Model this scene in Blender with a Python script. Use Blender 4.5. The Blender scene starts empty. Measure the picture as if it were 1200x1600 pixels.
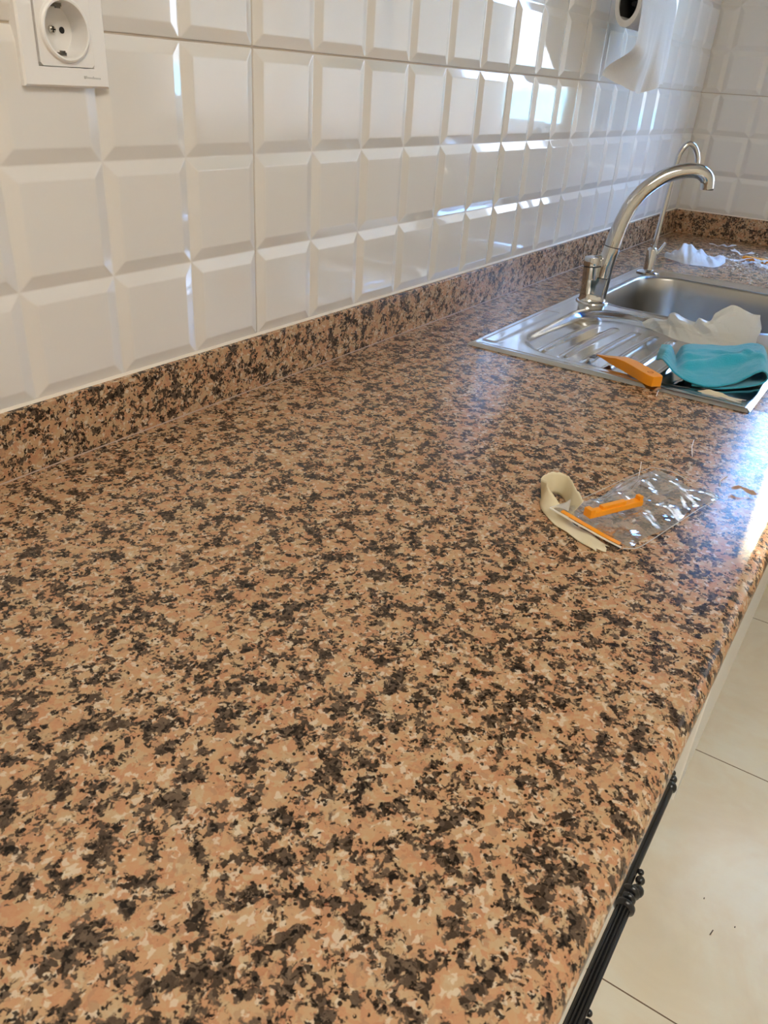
import bpy, bmesh, math, random
import numpy as np
from mathutils import Vector, Matrix, noise as mnoise
random.seed(7)
S = bpy.context.scene
COL = S.collection
V = Vector

# ------------------------------------------------------------------ camera
cam_d = bpy.data.cameras.new('camera')
cam = bpy.data.objects.new('camera', cam_d)
COL.objects.link(cam)
cam.location = (-0.69793, -0.63107, 1.24084)
cam.rotation_euler = (1.06627, -0.061949, -0.981356)
cam_d.sensor_fit = 'VERTICAL'
cam_d.sensor_height = 24.0
cam_d.lens = 1228.43 / 1600 * 24
cam_d.clip_start = 0.01
cam_d.dof.use_dof = True
cam_d.dof.focus_distance = 0.85
cam_d.dof.aperture_fstop = 16.0
S.camera = cam

# ------------------------------------------------------------------ light
S.view_settings.view_transform = 'Standard'
S.view_settings.look = 'None'
S.view_settings.gamma = 1
S.view_settings.use_curve_mapping = False
S.view_settings.exposure = 0.60
S.cycles.max_bounces = 10
S.cycles.diffuse_bounces = 6
S.cycles.glossy_bounces = 5
S.cycles.transparent_max_bounces = 12
S.cycles.caustics_reflective = False
S.cycles.caustics_refractive = False
S.cycles.sample_clamp_indirect = 6

SKY_STRENGTH = 4.8
w = bpy.data.worlds.new('sky')
S.world = w
w.use_nodes = True
nt = w.node_tree
nt.nodes.clear()
wo = nt.nodes.new('ShaderNodeOutputWorld')
bg = nt.nodes.new('ShaderNodeBackground')
tc = nt.nodes.new('ShaderNodeTexCoord')
sp = nt.nodes.new('ShaderNodeSeparateXYZ')
rp = nt.nodes.new('ShaderNodeValToRGB')
nt.links.new(tc.outputs['Generated'], sp.inputs[0])
nt.links.new(sp.outputs['Z'], rp.inputs[0])
nt.links.new(rp.outputs[0], bg.inputs[0])
nt.links.new(bg.outputs[0], wo.inputs[0])
cr = rp.color_ramp
cr.elements[0].position = 0.0
cr.elements[0].color = (0.86, 0.93, 1.0, 1)
cr.elements[1].position = 0.38
cr.elements[1].color = (0.22, 0.47, 1.0, 1)
sm = nt.nodes.new('ShaderNodeMath'); sm.operation = 'MULTIPLY_ADD'   # the sky gets brighter and bluer upwards
sm.inputs[1].default_value = 44.0
sm.inputs[2].default_value = SKY_STRENGTH
sm.use_clamp = False
nt.links.new(sp.outputs['Z'], sm.inputs[0])
nt.links.new(sm.outputs[0], bg.inputs[1])

SUN_DIR = V((-1, -0.0764, -0.491)).normalized()
sun_d = bpy.data.lights.new('sun', 'SUN')
sun = bpy.data.objects.new('sun', sun_d)
COL.objects.link(sun)
sun_d.energy = 9.0
sun_d.angle = math.radians(0.6)
sun_d.color = (1.0, 0.78, 0.46)
sun.rotation_euler = SUN_DIR.to_track_quat('-Z', 'Y').to_euler()
sun.location = (6, 0.5, 4)

def portal(name, loc, direction, sx, sy):
    d = bpy.data.lights.new(name, 'AREA')
    o = bpy.data.objects.new(name, d)
    COL.objects.link(o)
    d.shape = 'RECTANGLE'
    d.size, d.size_y = sx, sy
    d.cycles.is_portal = True
    o.location = loc
    o.rotation_euler = V(direction).to_track_quat('-Z', 'Y').to_euler()
portal('sky_portal', (2.03, -1.28, 1.45), (-1, 0, 0), 1.9, 1.1)

# ------------------------------------------------------------------ helpers
def new_mat(name):
    m = bpy.data.materials.new(name)
    m.use_nodes = True
    return m, m.node_tree, m.node_tree.nodes['Principled BSDF']

def mat(name, col, rough=0.5, metal=0.0, **kw):
    m, t, b = new_mat(name)
    b.inputs['Base Color'].default_value = (*col, 1)
    b.inputs['Roughness'].default_value = rough
    b.inputs['Metallic'].default_value = metal
    for k, v in kw.items():
        b.inputs[k.replace('_', ' ')].default_value = v
    return m

class NT:
    """small node building helper"""
    def __init__(s, t):
        s.t = t
    def n(s, typ, **kw):
        x = s.t.nodes.new('ShaderNode' + typ)
        for k, v in kw.items():
            setattr(x, k, v)
        return x
    def l(s, a, b):
        s.t.links.new(a, b)
    def math(s, op, a, b=None, c=None, clamp=False):
        x = s.n('Math', operation=op)
        x.use_clamp = clamp
        for i, q in enumerate((a, b, c)):
            if q is None:
                continue
            if isinstance(q, (int, float)):
                x.inputs[i].default_value = q
            else:
                s.l(q, x.inputs[i])
        return x.outputs[0]
    def noise(s, vec, scale, detail=2, rough=0.5, dist=0.0):
        x = s.n('TexNoise')
        s.l(vec, x.inputs['Vector'])
        x.inputs['Scale'].default_value = scale
        x.inputs['Detail'].default_value = detail
        x.inputs['Roughness'].default_value = rough
        x.inputs['Distortion'].default_value = dist
        return x
    def vor(s, vec, scale, feature='F1', rnd=1.0):
        x = s.n('TexVoronoi', feature=feature)
        s.l(vec, x.inputs['Vector'])
        x.inputs['Scale'].default_value = scale
        x.inputs['Randomness'].default_value = rnd
        return x
    def mix(s, fac, a, b, mode='MIX'):
        x = s.n('Mix', data_type='RGBA', blend_type=mode)
        x.clamp_factor = True
        for i, q in ((0, fac), (6, a), (7, b)):
            if isinstance(q, (int, float)):
                x.inputs[i].default_value = q
            elif isinstance(q, tuple):
                x.inputs[i].default_value = (*q, 1)
            else:
                s.l(q, x.inputs[i])
        return x.outputs[2]
    def ramp(s, fac, stops, interp='LINEAR'):
        x = s.n('ValToRGB')
        e = x.color_ramp
        e.interpolation = interp
        while len(e.elements) < len(stops):
            e.elements.new(0.5)
        for k, (p, c) in enumerate(stops):
            e.elements[k].position = p
            e.elements[k].color = (*c, 1) if len(c) == 3 else c
        s.l(fac, x.inputs[0])
        return x.outputs[0]
    def pos(s):
        return s.n('NewGeometry').outputs['Position']

ORG = {}
def thing(name, label, cat, loc, group=None):
    o = bpy.data.objects.new(name, None)
    COL.objects.link(o)
    o.location = loc
    o.empty_display_size = 0.03
    tag(o, label, cat, group)
    ORG[o.name] = V(loc)
    return o

def tag(o, label, cat, group=None, kind=None):
    o['label'] = label
    o['category'] = cat
    if group:
        o['group'] = group
    if kind:
        o['kind'] = kind
    return o

def struct(o):
    o['kind'] = 'structure'
    return o

def M(name, vf, material, parent=None, **kw):
    """like add_mesh but the parent's world origin is looked up in ORG"""
    verts, faces = vf
    smooth = kw.get('smooth', False)
    angle = kw.get('angle', None)
    vs = [V(v) for v in verts]
    if parent is not None:
        org = ORG[parent.name]
    else:
        xs = [v.x for v in vs]; ys = [v.y for v in vs]; zs = [v.z for v in vs]
        org = V(((min(xs) + max(xs)) / 2, (min(ys) + max(ys)) / 2, min(zs)))
    me = bpy.data.meshes.new(name)
    me.from_pydata([v - org for v in vs], [], faces)
    me.update()
    if kw.get('recalc', True):
        bm = bmesh.new(); bm.from_mesh(me)
        bmesh.ops.recalc_face_normals(bm, faces=bm.faces)
        bm.to_mesh(me); bm.free()
    if smooth:
        me.shade_smooth()
        if angle:
            me.set_sharp_from_angle(angle=math.radians(angle))
    me.materials.append(material)
    o = bpy.data.objects.new(name, me)
    COL.objects.link(o)
    if parent is not None:
        o.parent = parent
    else:
        o.location = org
    ORG[o.name] = org
    b = kw.get('bevel')
    if b:
        md = o.modifiers.new('bevel', 'BEVEL')
        md.width = b; md.segments = kw.get('bseg', 2); md.limit_method = 'ANGLE'
        md.angle_limit = math.radians(kw.get('bang', 30))
        me.shade_smooth()
        md.harden_normals = True
    return o

def join(*parts):
    vs, fs = [], []
    for v, f in parts:
        k = len(vs)
        vs += [tuple(q) for q in v]
        fs += [tuple(i + k for i in q) for q in f]
    return vs, fs

def box(x0, x1, y0, y1, z0, z1):
    v = [(x, y, z) for x in (x0, x1) for y in (y0, y1) for z in (z0, z1)]
    f = [(0, 1, 3, 2), (4, 6, 7, 5), (0, 4, 5, 1), (2, 3, 7, 6), (0, 2, 6, 4), (1, 5, 7, 3)]
    return v, f

def prism_x(prof, x0, x1):
    """prof: list of (y, z), extruded along x"""
    n = len(prof)
    v = [(x0, y, z) for y, z in prof] + [(x1, y, z) for y, z in prof]
    f = [(i, (i + 1) % n, n + (i + 1) % n, n + i) for i in range(n)]
    f += [tuple(range(n))[::-1], tuple(range(n, 2 * n))]
    return v, f

def frame_axes(d):
    d = V(d).normalized()
    a = V((0, 0, 1)) if abs(d.z) < 0.9 else V((1, 0, 0))
    u = d.cross(a).normalized()
    return u, d.cross(u).normalized()

def catmull(P, k=6):
    P = [V(p) for p in P]
    Q = [P[0] * 2 - P[1]] + P + [P[-1] * 2 - P[-2]]
    out = []
    for i in range(1, len(Q) - 2):
        p0, p1, p2, p3 = Q[i - 1:i + 3]
        for j in range(k):
            t = j / k
            out.append(0.5 * ((2 * p1) + (p2 - p0) * t + (2 * p0 - 5 * p1 + 4 * p2 - p3) * t * t + (3 * p1 - p0 - 3 * p2 + p3) * t ** 3))
    out.append(P[-1])
    return out

def tube(pts, radii, seg=24, caps=True):
    pts = [V(p) for p in pts]
    n = len(pts)
    if not hasattr(radii, '__len__'):
        radii = [radii] * n
    d = (pts[1] - pts[0]).normalized()
    u, w_ = frame_axes(d)
    v, f = [], []
    for i, p in enumerate(pts):
        nd = ((pts[min(i + 1, n - 1)] - pts[max(i - 1, 0)])).normalized()
        u = (u - nd * u.dot(nd)).normalized()
        w_ = nd.cross(u)
        for k in range(seg):
            a = 2 * math.pi * k / seg
            v.append(tuple(p + (u * math.cos(a) + w_ * math.sin(a)) * radii[i]))
    for i in range(n - 1):
        for k in range(seg):
            a, b = i * seg + k, i * seg + (k + 1) % seg
            f.append((a, b, b + seg, a + seg))
    if caps:
        f.append(tuple(range(seg))[::-1])
        f.append(tuple(range((n - 1) * seg, n * seg)))
    return v, f

def lathe(origin, axis, prof, seg=40, flute=None, cap0=True, cap1=True):
    """prof: list of (r, t): radius at distance t along the axis"""
    o = V(origin)
    ax = V(axis).normalized()
    u, w_ = frame_axes(ax)
    v, f = [], []
    for r, t in prof:
        for k in range(seg):
            a = 2 * math.pi * k / seg
            rr = r * (1 + (flute[1] * abs(math.sin(flute[0] * a / 2)) - flute[1] if flute and r > 1e-5 else 0))
            v.append(tuple(o + ax * t + (u * math.cos(a) + w_ * math.sin(a)) * max(rr, 1e-6)))
    n = len(prof)
    for i in range(n - 1):
        for k in range(seg):
            a, b = i * seg + k, i * seg + (k + 1) % seg
            f.append((a, b, b + seg, a + seg))
    if cap0:
        f.append(tuple(range(seg))[::-1])
    if cap1:
        f.append(tuple(range((n - 1) * seg, n * seg)))
    return v, f

def sphere(c, r, seg=16, sq=(1, 1, 1)):
    v, f = [], []
    n = seg // 2
    for i in range(n + 1):
        th = math.pi * min(max(i / n, 0.004), 0.996)
        for k in range(seg):
            a = 2 * math.pi * k / seg
            v.append((c[0] + sq[0] * r * math.sin(th) * math.cos(a), c[1] + sq[1] * r * math.sin(th) * math.sin(a), c[2] + sq[2] * r * math.cos(th)))
    for i in range(n):
        for k in range(seg):
            a, b = i * seg + k, i * seg + (k + 1) % seg
            f.append((a, b, b + seg, a + seg))
    f.append(tuple(range(seg))); f.append(tuple(range(n * seg, (n + 1) * seg))[::-1])
    return v, f

def grid(fn, nu, nv, keep=None):
    """surface from fn(u, v) -> point, u, v in 0..1"""
    v = [tuple(fn(i / nu, j / nv)) for j in range(nv + 1) for i in range(nu + 1)]
    f = []
    for j in range(nv):
        for i in range(nu):
            if keep and not keep((i + .5) / nu, (j + .5) / nv):
                continue
            a = j * (nu + 1) + i
            f.append((a, a + 1, a + nu + 2, a + nu + 1))
    return v, f

def smooth01(a, b, x):
    t = min(max((x - a) / (b - a), 0.0), 1.0)
    return t * t * (3 - 2 * t)

def solidify(o, t, offset=0.0):
    md = o.modifiers.new('solid', 'SOLIDIFY')
    md.thickness = t; md.offset = offset
    return md

def subsurf(o, n=1):
    md = o.modifiers.new('sub', 'SUBSURF')
    md.levels = n; md.render_levels = n

def crumple(seed, n_folds=14, amp=0.01, size=1.0):
    """a function (x, y) -> height with sharp random paper creases"""
    r = random.Random(seed)
    L = []
    for _ in range(n_folds):
        a = r.uniform(0, math.pi)
        L.append((math.cos(a), math.sin(a), r.uniform(-.6, .6) * size, r.uniform(.25, 1) * amp, r.uniform(.25, .6) * size, r.choice((-1, 1))))
    def f(x, y):
        z = 0
        for c, s, o, am, wd, sg in L:
            d = abs(c * x + s * y - o)
            z += sg * am * max(0, 1 - d / wd)
        return z
    return f

# ------------------------------------------------------------------ materials
def granite():
    m, t, b = new_mat('granite')
    N = NT(t)
    pos = N.pos()
    def warped(src, scale, amp, detail=2):
        w_ = N.noise(src, scale, detail, 0.65)
        sub = N.n('VectorMath', operation='SUBTRACT'); N.l(w_.outputs['Color'], sub.inputs[0]); sub.inputs[1].default_value = (.5, .5, .5)
        sc = N.n('VectorMath', operation='SCALE'); N.l(sub.outputs[0], sc.inputs[0]); sc.inputs['Scale'].default_value = amp
        ad = N.n('VectorMath', operation='ADD'); N.l(src, ad.inputs[0]); N.l(sc.outputs[0], ad.inputs[1])
        return ad.outputs[0]
    p = warped(warped(pos, 120, 0.010), 430, 0.0035, 3)
    def cells(scale, vec=None):
        v = N.vor(vec or p, scale)
        q = N.n('SeparateColor'); N.l(v.outputs['Color'], q.inputs[0])
        return v, q.outputs
    # feldspar: salmon to tan, small cream grains
    _, g = cells(230)
    soft = N.noise(pos, 75, 4, 0.65, 0.6)
    fine = N.noise(pos, 520, 4, 0.7, 0.5)
    tone = N.math('ADD', N.math('MULTIPLY', g[1], 0.40), N.math('ADD', N.math('MULTIPLY', soft.outputs[0], 0.45), N.math('MULTIPLY', fine.outputs[0], 0.22)))
    base = N.ramp(tone, [(.22, (0.37, 0.170, 0.090)), (.40, (0.46, 0.240, 0.128)), (.55, (0.47, 0.280, 0.150)), (.70, (0.46, 0.315, 0.178)), (.85, (0.51, 0.41, 0.270))])
    _, g2 = cells(330)
    base = N.mix(N.math('MULTIPLY', N.math('GREATER_THAN', g2[0], 0.87), 0.65), base, (0.62, 0.53, 0.40))
    base = N.mix(N.math('MULTIPLY', N.math('LESS_THAN', g2[0], 0.10), 0.55), base, (0.34, 0.20, 0.12))
    # dark grey-brown clusters of small grains
    cl = N.noise(warped(pos, 60, 0.006), 68, 4, 0.66)
    _, gd = cells(290)
    dk = N.math('ADD', N.math('MULTIPLY', cl.outputs[0], 1.0), N.math('MULTIPLY', gd[0], 0.22))
    mask = N.math('MULTIPLY', N.math('SUBTRACT', dk, 0.627), 26.0, clamp=True)
    dtone = N.math('ADD', N.math('MULTIPLY', gd[2], 0.55), N.math('MULTIPLY', fine.outputs[0], 0.45))
    darkc = N.ramp(dtone, [(.15, (0.022, 0.015, 0.011)), (.40, (0.060, 0.040, 0.027)), (.65, (0.105, 0.072, 0.048)), (.9, (0.19, 0.135, 0.09))])
    c = N.mix(mask, base, darkc)
    # black mica specks
    vs, gs = cells(460)
    near = N.math('MULTIPLY', N.math('SUBTRACT', cl.outputs[0], 0.50), 1.1)
    spk = N.math('GREATER_THAN', N.math('ADD', gs[0], near), 0.905)
    c = N.mix(N.math('MULTIPLY', spk, .92), c, (0.010, 0.008, 0.007))
    v2 = N.vor(warped(pos, 200, 0.002), 250)
    q2 = N.n('SeparateColor'); N.l(v2.outputs['Color'], q2.inputs[0])
    dot = N.math('MULTIPLY', N.math('GREATER_THAN', N.math('ADD', q2.outputs[1], N.math('MULTIPLY', near, 0.8)), 0.80), N.math('LESS_THAN', v2.outputs['Distance'], 0.27))
    c = N.mix(N.math('MULTIPLY', dot, .95), c, (0.009, 0.007, 0.006))
    # reddish veins in the feldspar
    rv = N.noise(pos, 85, 5, 0.75, 1.5)
    rm = N.math('MULTIPLY', N.math('SUBTRACT', rv.outputs[0], 0.60), 7.0, clamp=True)
    c = N.mix(N.math('MULTIPLY', rm, N.math('MULTIPLY', N.math('SUBTRACT', 1.0, mask), 0.7)), c, (0.42, 0.14, 0.07))
    N.l(c, b.inputs['Base Color'])
    rn = N.noise(pos, 35, 3)
    N.l(N.math('ADD', 0.13, N.math('MULTIPLY', rn.outputs[0], 0.18)), b.inputs['Roughness'])
    b.inputs['Specular IOR Level'].default_value = 0.20
    bp = N.n('Bump'); bp.inputs['Strength'].default_value = 0.05; bp.inputs['Distance'].default_value = 0.001
    N.l(soft.outputs[0], bp.inputs['Height']); N.l(bp.outputs[0], b.inputs['Normal'])
    return m
GRANITE = granite()

def ceramic():
    m, t, b = new_mat('white_tile_glaze')
    N = NT(t)
    b.inputs['Base Color'].default_value = (0.72, 0.69, 0.645, 1)
    b.inputs['Roughness'].default_value = 0.05
    nz = N.noise(N.pos(), 9, 2)
    bp = N.n('Bump'); bp.inputs['Strength'].default_value = 0.10; bp.inputs['Distance'].default_value = 0.004
    N.l(nz.outputs[0], bp.inputs['Height']); N.l(bp.outputs[0], b.inputs['Normal'])
    return m
TILE = ceramic()
GROUT = mat('tile_grout', (0.50, 0.42, 0.33), 0.8)
SEAL = mat('sealant', (0.72, 0.64, 0.53), 0.45)
PLASTER = mat('cream_wall_paint', (0.80, 0.76, 0.68), 0.7)
CEIL = mat('ceiling_paint', (0.85, 0.83, 0.79), 0.8)
WHITE_LAC = mat('white_lacquer', (0.80, 0.78, 0.73), 0.25)
WHITE_PL = mat('white_socket_plastic', (0.80, 0.775, 0.74), 0.3)
GREY_PL = mat('grey_print', (0.42, 0.41, 0.38), 0.5)
DARK = mat('dark_hole', (0.01, 0.009, 0.008), 0.8)
SCREW = mat('screw_steel', (0.75, 0.72, 0.66), 0.25, 1.0)
CLIPM = mat('earth_clip_metal', (0.16, 0.14, 0.11), 0.4, 0.8)
CHROME = mat('chrome', (0.58, 0.58, 0.575), 0.07, 1.0)
BLACK_MET = mat('black_iron', (0.010, 0.010, 0.011), 0.25, 0.0)
RUBBER = mat('black_rubber', (0.02, 0.02, 0.02), 0.6)
ORANGE = mat('orange_plastic', (0.90, 0.33, 0.012), 0.32, Subsurface_Weight=0.05)
DKGREY = mat('dark_blade', (0.05, 0.05, 0.05), 0.4)

def steel(name, base, rough, scale):
    m, t, b = new_mat(name)
    N = NT(t)
    b.inputs['Metallic'].default_value = 1.0
    b.inputs['Base Color'].default_value = (*base, 1)
    mp = N.n('Mapping'); N.l(N.pos(), mp.inputs[0]); mp.inputs['Scale'].default_value = (scale, scale * 0.6, scale)
    nz = N.noise(mp.outputs[0], 1.0, 4, 0.6)
    N.l(N.math('ADD', rough - .06, N.math('MULTIPLY', nz.outputs[0], 0.14)), b.inputs['Roughness'])
    bp = N.n('Bump'); bp.inputs['Strength'].default_value = 0.05; bp.inputs['Distance'].default_value = 0.001
    N.l(nz.outputs[0], bp.inputs['Height']); N.l(bp.outputs[0], b.inputs['Normal'])
    return m
STEEL = steel('sink_steel', (0.60, 0.595, 0.58), 0.15, 60)
STEEL_B = steel('basin_steel', (0.42, 0.41, 0.385), 0.30, 90)

def floor_mat():
    m, t, b = new_mat('beige_marble_floor_tile')
    N = NT(t)
    pos = N.pos()
    n1 = N.noise(pos, 3.2, 5, 0.6, 1.0)
    mp = N.n('Mapping'); N.l(pos, mp.inputs[0]); mp.inputs['Scale'].default_value = (22, 5, 5); mp.inputs['Rotation'].default_value = (0, 0, 0.5)
    n2 = N.noise(mp.outputs[0], 1, 5, 0.65, 0.8)
    c = N.ramp(n1.outputs[0], [(.3, (0.74, 0.65, 0.50)), (.47, (0.82, 0.75, 0.61)), (.56, (0.85, 0.82, 0.70)), (.7, (0.86, 0.86, 0.77))])
    c = N.mix(N.math('MULTIPLY', n2.outputs[0], 0.5), c, (0.72, 0.62, 0.47))
    sx = N.n('SeparateXYZ'); N.l(pos, sx.inputs[0])
    def line(ax, off):
        q = N.math('PINGPONG', N.math('ADD', sx.outputs[ax], 20 * 0.61 - off), 0.305)
        return N.math('LESS_THAN', q, 0.0013)
    g = N.math('MAXIMUM', line('X', 0.157), line('Y', -0.30))
    c = N.mix(g, c, (0.20, 0.14, 0.09))
    N.l(c, b.inputs['Base Color'])
    b.inputs['Roughness'].default_value = 0.14
    N.l(N.math('ADD', 0.10, N.math('MULTIPLY', n1.outputs[0], 0.10)), b.inputs['Roughness'])
    return m
FLOOR = floor_mat()

def fabric(name, col, scale=900, bump=0.5, **kw):
    m, t, b = new_mat(name)
    N = NT(t)
    pos = N.pos()
    nz = N.noise(pos, scale, 2, 0.6)
    c = N.mix(nz.outputs[0], tuple(x * 0.7 for x in col), tuple(min(1, x * 1.25) for x in col))
    N.l(c, b.inputs['Base Color'])
    b.inputs['Roughness'].default_value = 0.9
    b.inputs['Sheen Weight'].default_value = 0.35
    bp = N.n('Bump'); bp.inputs['Strength'].default_value = bump; bp.inputs['Distance'].default_value = 0.0015
    N.l(nz.outputs[0], bp.inputs['Height']); N.l(bp.outputs[0], b.inputs['Normal'])
    return m
TEAL = fabric('turquoise_microfibre', (0.020, 0.42, 0.60), 750, 0.9)

def paper_mat(name, col, transl=0.3, alpha=1.0, rough=0.7, bump=0.0, bscale=500):
    m, t, b = new_mat(name)
    N = NT(t)
    b.inputs['Base Color'].default_value = (*col, 1)
    b.inputs['Roughness'].default_value = rough
    out = t.nodes['Material Output']
    tr = N.n('BsdfTranslucent'); tr.inputs[0].default_value = (*col, 1)
    mx = N.n('MixShader'); mx.inputs[0].default_value = transl
    N.l(b.outputs[0], mx.inputs[1]); N.l(tr.outputs[0], mx.inputs[2])
    last = mx.outputs[0]
    if alpha < 1:
        tp = N.n('BsdfTransparent')
        m2 = N.n('MixShader'); m2.inputs[0].default_value = alpha
        N.l(tp.outputs[0], m2.inputs[1]); N.l(last, m2.inputs[2]); last = m2.outputs[0]
    if bump:
        nz = N.noise(N.pos(), bscale, 2)
        bp = N.n('Bump'); bp.inputs['Strength'].default_value = bump; bp.inputs['Distance'].default_value = 0.001
        N.l(nz.outputs[0], bp.inputs['Height']); N.l(bp.outputs[0], b.inputs['Normal'])
    N.l(last, out.inputs[0])
    return m
TISSUE = paper_mat('white_tissue', (0.86, 0.85, 0.85), 0.35, bump=0.3)
TOWEL_P = paper_mat('kitchen_paper', (0.80, 0.79, 0.78), 0.3, bump=0.5, bscale=350)
FILM = paper_mat('milky_film', (0.88, 0.87, 0.80), 0.35, 0.80, 0.3)
TAPE = paper_mat('masking_tape', (0.88, 0.80, 0.58), 0.3, 1.0, 0.55)
CURTAIN = paper_mat('sheer_curtain', (0.88, 0.80, 0.68), 0.28, 1.0, 0.8)
CARD = paper_mat('card', (0.80, 0.75, 0.66), 0.1, 1.0, 0.6)

def clear_plastic(name, tint=1.0, haze=0.06):
    m, t, b = new_mat(name)
    N = NT(t)
    out = t.nodes['Material Output']
    t.nodes.remove(b)
    tp = N.n('BsdfTransparent'); tp.inputs[0].default_value = (tint, tint, tint, 1)
    gl = N.n('BsdfGlossy'); gl.inputs['Roughness'].default_value = 0.07
    df = N.n('BsdfDiffuse'); df.inputs[0].default_value = (.85, .84, .82, 1)
    fr = N.n('LayerWeight'); fr.inputs[0].default_value = 0.18
    m1 = N.n('MixShader'); m1.inputs[0].default_value = haze
    N.l(tp.outputs[0], m1.inputs[1]); N.l(df.outputs[0], m1.inputs[2])
    m2 = N.n('MixShader')
    N.l(N.math('ADD', N.math('MULTIPLY', fr.outputs['Fresnel'], 0.4), 0.03, clamp=True), m2.inputs[0])
    N.l(m1.outputs[0], m2.inputs[1]); N.l(gl.outputs[0], m2.inputs[2])
    N.l(m2.outputs[0], out.inputs[0])
    return m
CLEAR = clear_plastic('clear_plastic')
GLASS = clear_plastic('window_glass', 0.97, 0.0)

# ------------------------------------------------------------------ room shell
ZC = 0.90            # worktop surface
ZT = 0.9632          # bottom of the tiling
YB = -2.45           # opposite wall
XE = 1.80            # end wall
XW = -2.6
CEIL_Z = 2.5

struct(M('floor', box(XW, XE + .2, YB - .2, 0.1, -0.05, 0), FLOOR))
struct(M('ceiling', box(XW, XE + .2, YB - .2, 0.1, CEIL_Z, CEIL_Z + .05), CEIL))

CB, CH = 0.0125, 0.0050   # bevel width and relief of one tile field
def tile_field(u0, u1, z0, z1, g):
    """one cushion of the relief tile in (u, d, z); d = distance off the wall; g = grout half gaps (u0, u1, z0, z1)"""
    a0, a1, b0, b1 = u0 + g[0], u1 - g[1], z0 + g[2], z1 - g[3]
    b = .0012
    v = [(a0, b, b0), (a1, b, b0), (a1, b, b1), (a0, b, b1),
         (u0 + CB, CH, z0 + CB), (u1 - CB, CH, z0 + CB), (u1 - CB, CH, z1 - CB), (u0 + CB, CH, z1 - CB),
         (a0, 0, b0), (a1, 0, b0), (a1, 0, b1), (a0, 0, b1)]
    f = [(0, 1, 5, 4), (1, 2, 6, 5), (2, 3, 7, 6), (3, 0, 4, 7), (4, 5, 6, 7)]
    if g[2]: f.append((0, 8, 9, 1))
    if g[1]: f.append((1, 9, 10, 2))
    if g[3]: f.append((2, 10, 11, 3))
    if g[0]: f.append((3, 11, 8, 0))
    return v, f
ZROWS = [ZT + 0.0968] + [1.26 - 0.2 + 0.1 * k for k in range(1, 15)]
zr = [ZT] + [1.06 + 0.1 * k for k in range(15)]
def tiles(us, zs, skip=None):
    P = []
    for i in range(len(us) - 1):
        for j in range(len(zs) - 1):
            if skip and skip(us[i], us[i + 1], zs[j], zs[j + 1]):
                continue
            # wider grout at the real tile joints
            g0 = 0.0008 if abs((us[i] / 0.6) - round(us[i] / 0.6)) < 1e-3 else 0
            g1 = 0.0008 if abs((us[i + 1] / 0.6) - round(us[i + 1] / 0.6)) < 1e-3 else 0
            h0 = 0.0008 if abs(((zs[j] - 1.26) / 0.3) - round((zs[j] - 1.26) / 0.3)) < 1e-3 else 0
            h1 = 0.0008 if abs(((zs[j + 1] - 1.26) / 0.3) - round((zs[j + 1] - 1.26) / 0.3)) < 1e-3 else 0
            P.append(tile_field(us[i], us[i + 1], zs[j], zs[j + 1], (g0, g1, h0, h1)))
    v, f = join(*P)
    key, idx, nv = {}, [], []
    for q in v:                      # weld neighbouring cushions
        k = tuple(round(c * 20000) for c in q)
        if k not in key:
            key[k] = len(nv); nv.append(q)
        idx.append(key[k])
    return nv, [tuple(idx[i] for i in q) for q in f]

def bore(o, centre, r, depth):
    """cut the round hole of the wall box into a wall mesh"""
    c = M('cutter', lathe((centre[0], -.03, centre[2]), (0, 1, 0), [(r, 0), (r, .03 + depth)], 48), GROUT)
    md = o.modifiers.new('hole', 'BOOLEAN')
    md.object = c; md.operation = 'DIFFERENCE'; md.solver = 'EXACT'
    dg = bpy.context.evaluated_depsgraph_get()
    me = bpy.data.meshes.new_from_object(o.evaluated_get(dg))
    o.modifiers.clear()
    o.data = me
    bpy.data.objects.remove(c)

# left (long) wall: masonry plus its tiling
wl = struct(M('wall_left', box(XW, XE + .2, 0.0, 0.2, 0, CEIL_Z), GROUT))
us = [round(-2.6 + 0.1 * k, 4) for k in range(45)]
vv, ff = tiles([u for u in us if u <= 1.8001], zr)
tl = M('wall_tiling', ([(x, -d, z) for x, d, z in vv], ff), TILE, wl, bevel=0.0011, bang=8)
bore(wl, (-0.2305, 0, 1.2585), .0236, .03)
bore(tl, (-0.2305, 0, 1.2585), .0236, .03)

# end wall with window (tiled); window opening y -0.38 .. -2.1, z 1.12 .. 1.95
WY0, WY1, WZ0, WZ1 = -0.39, -2.1, 1.10, 1.93
we = struct(M('wall_right', join(
    box(XE, XE + .2, WY0, 0.0, 0, CEIL_Z), box(XE, XE + .2, YB, WY1, 0, CEIL_Z),
    box(XE, XE + .2, WY1, WY0, 0, WZ0), box(XE, XE + .2, WY1, WY0, WZ1, CEIL_Z)), GROUT))
ue = [0.0, 0.052, 0.152, 0.252, 0.352, 0.389]
vv, ff = tiles(ue, zr)
M('wall_tiling', ([(XE - d, -u, z) for u, d, z in vv], ff), TILE, we, bevel=0.0011, bang=8)
struct(M('wall_front', box(XW, XE + .2, YB - .2, YB, 0, CEIL_Z), PLASTER))
struct(M('wall_back', box(XW - .2, XW, YB - .2, 0.1, 0, CEIL_Z), PLASTER))

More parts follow.
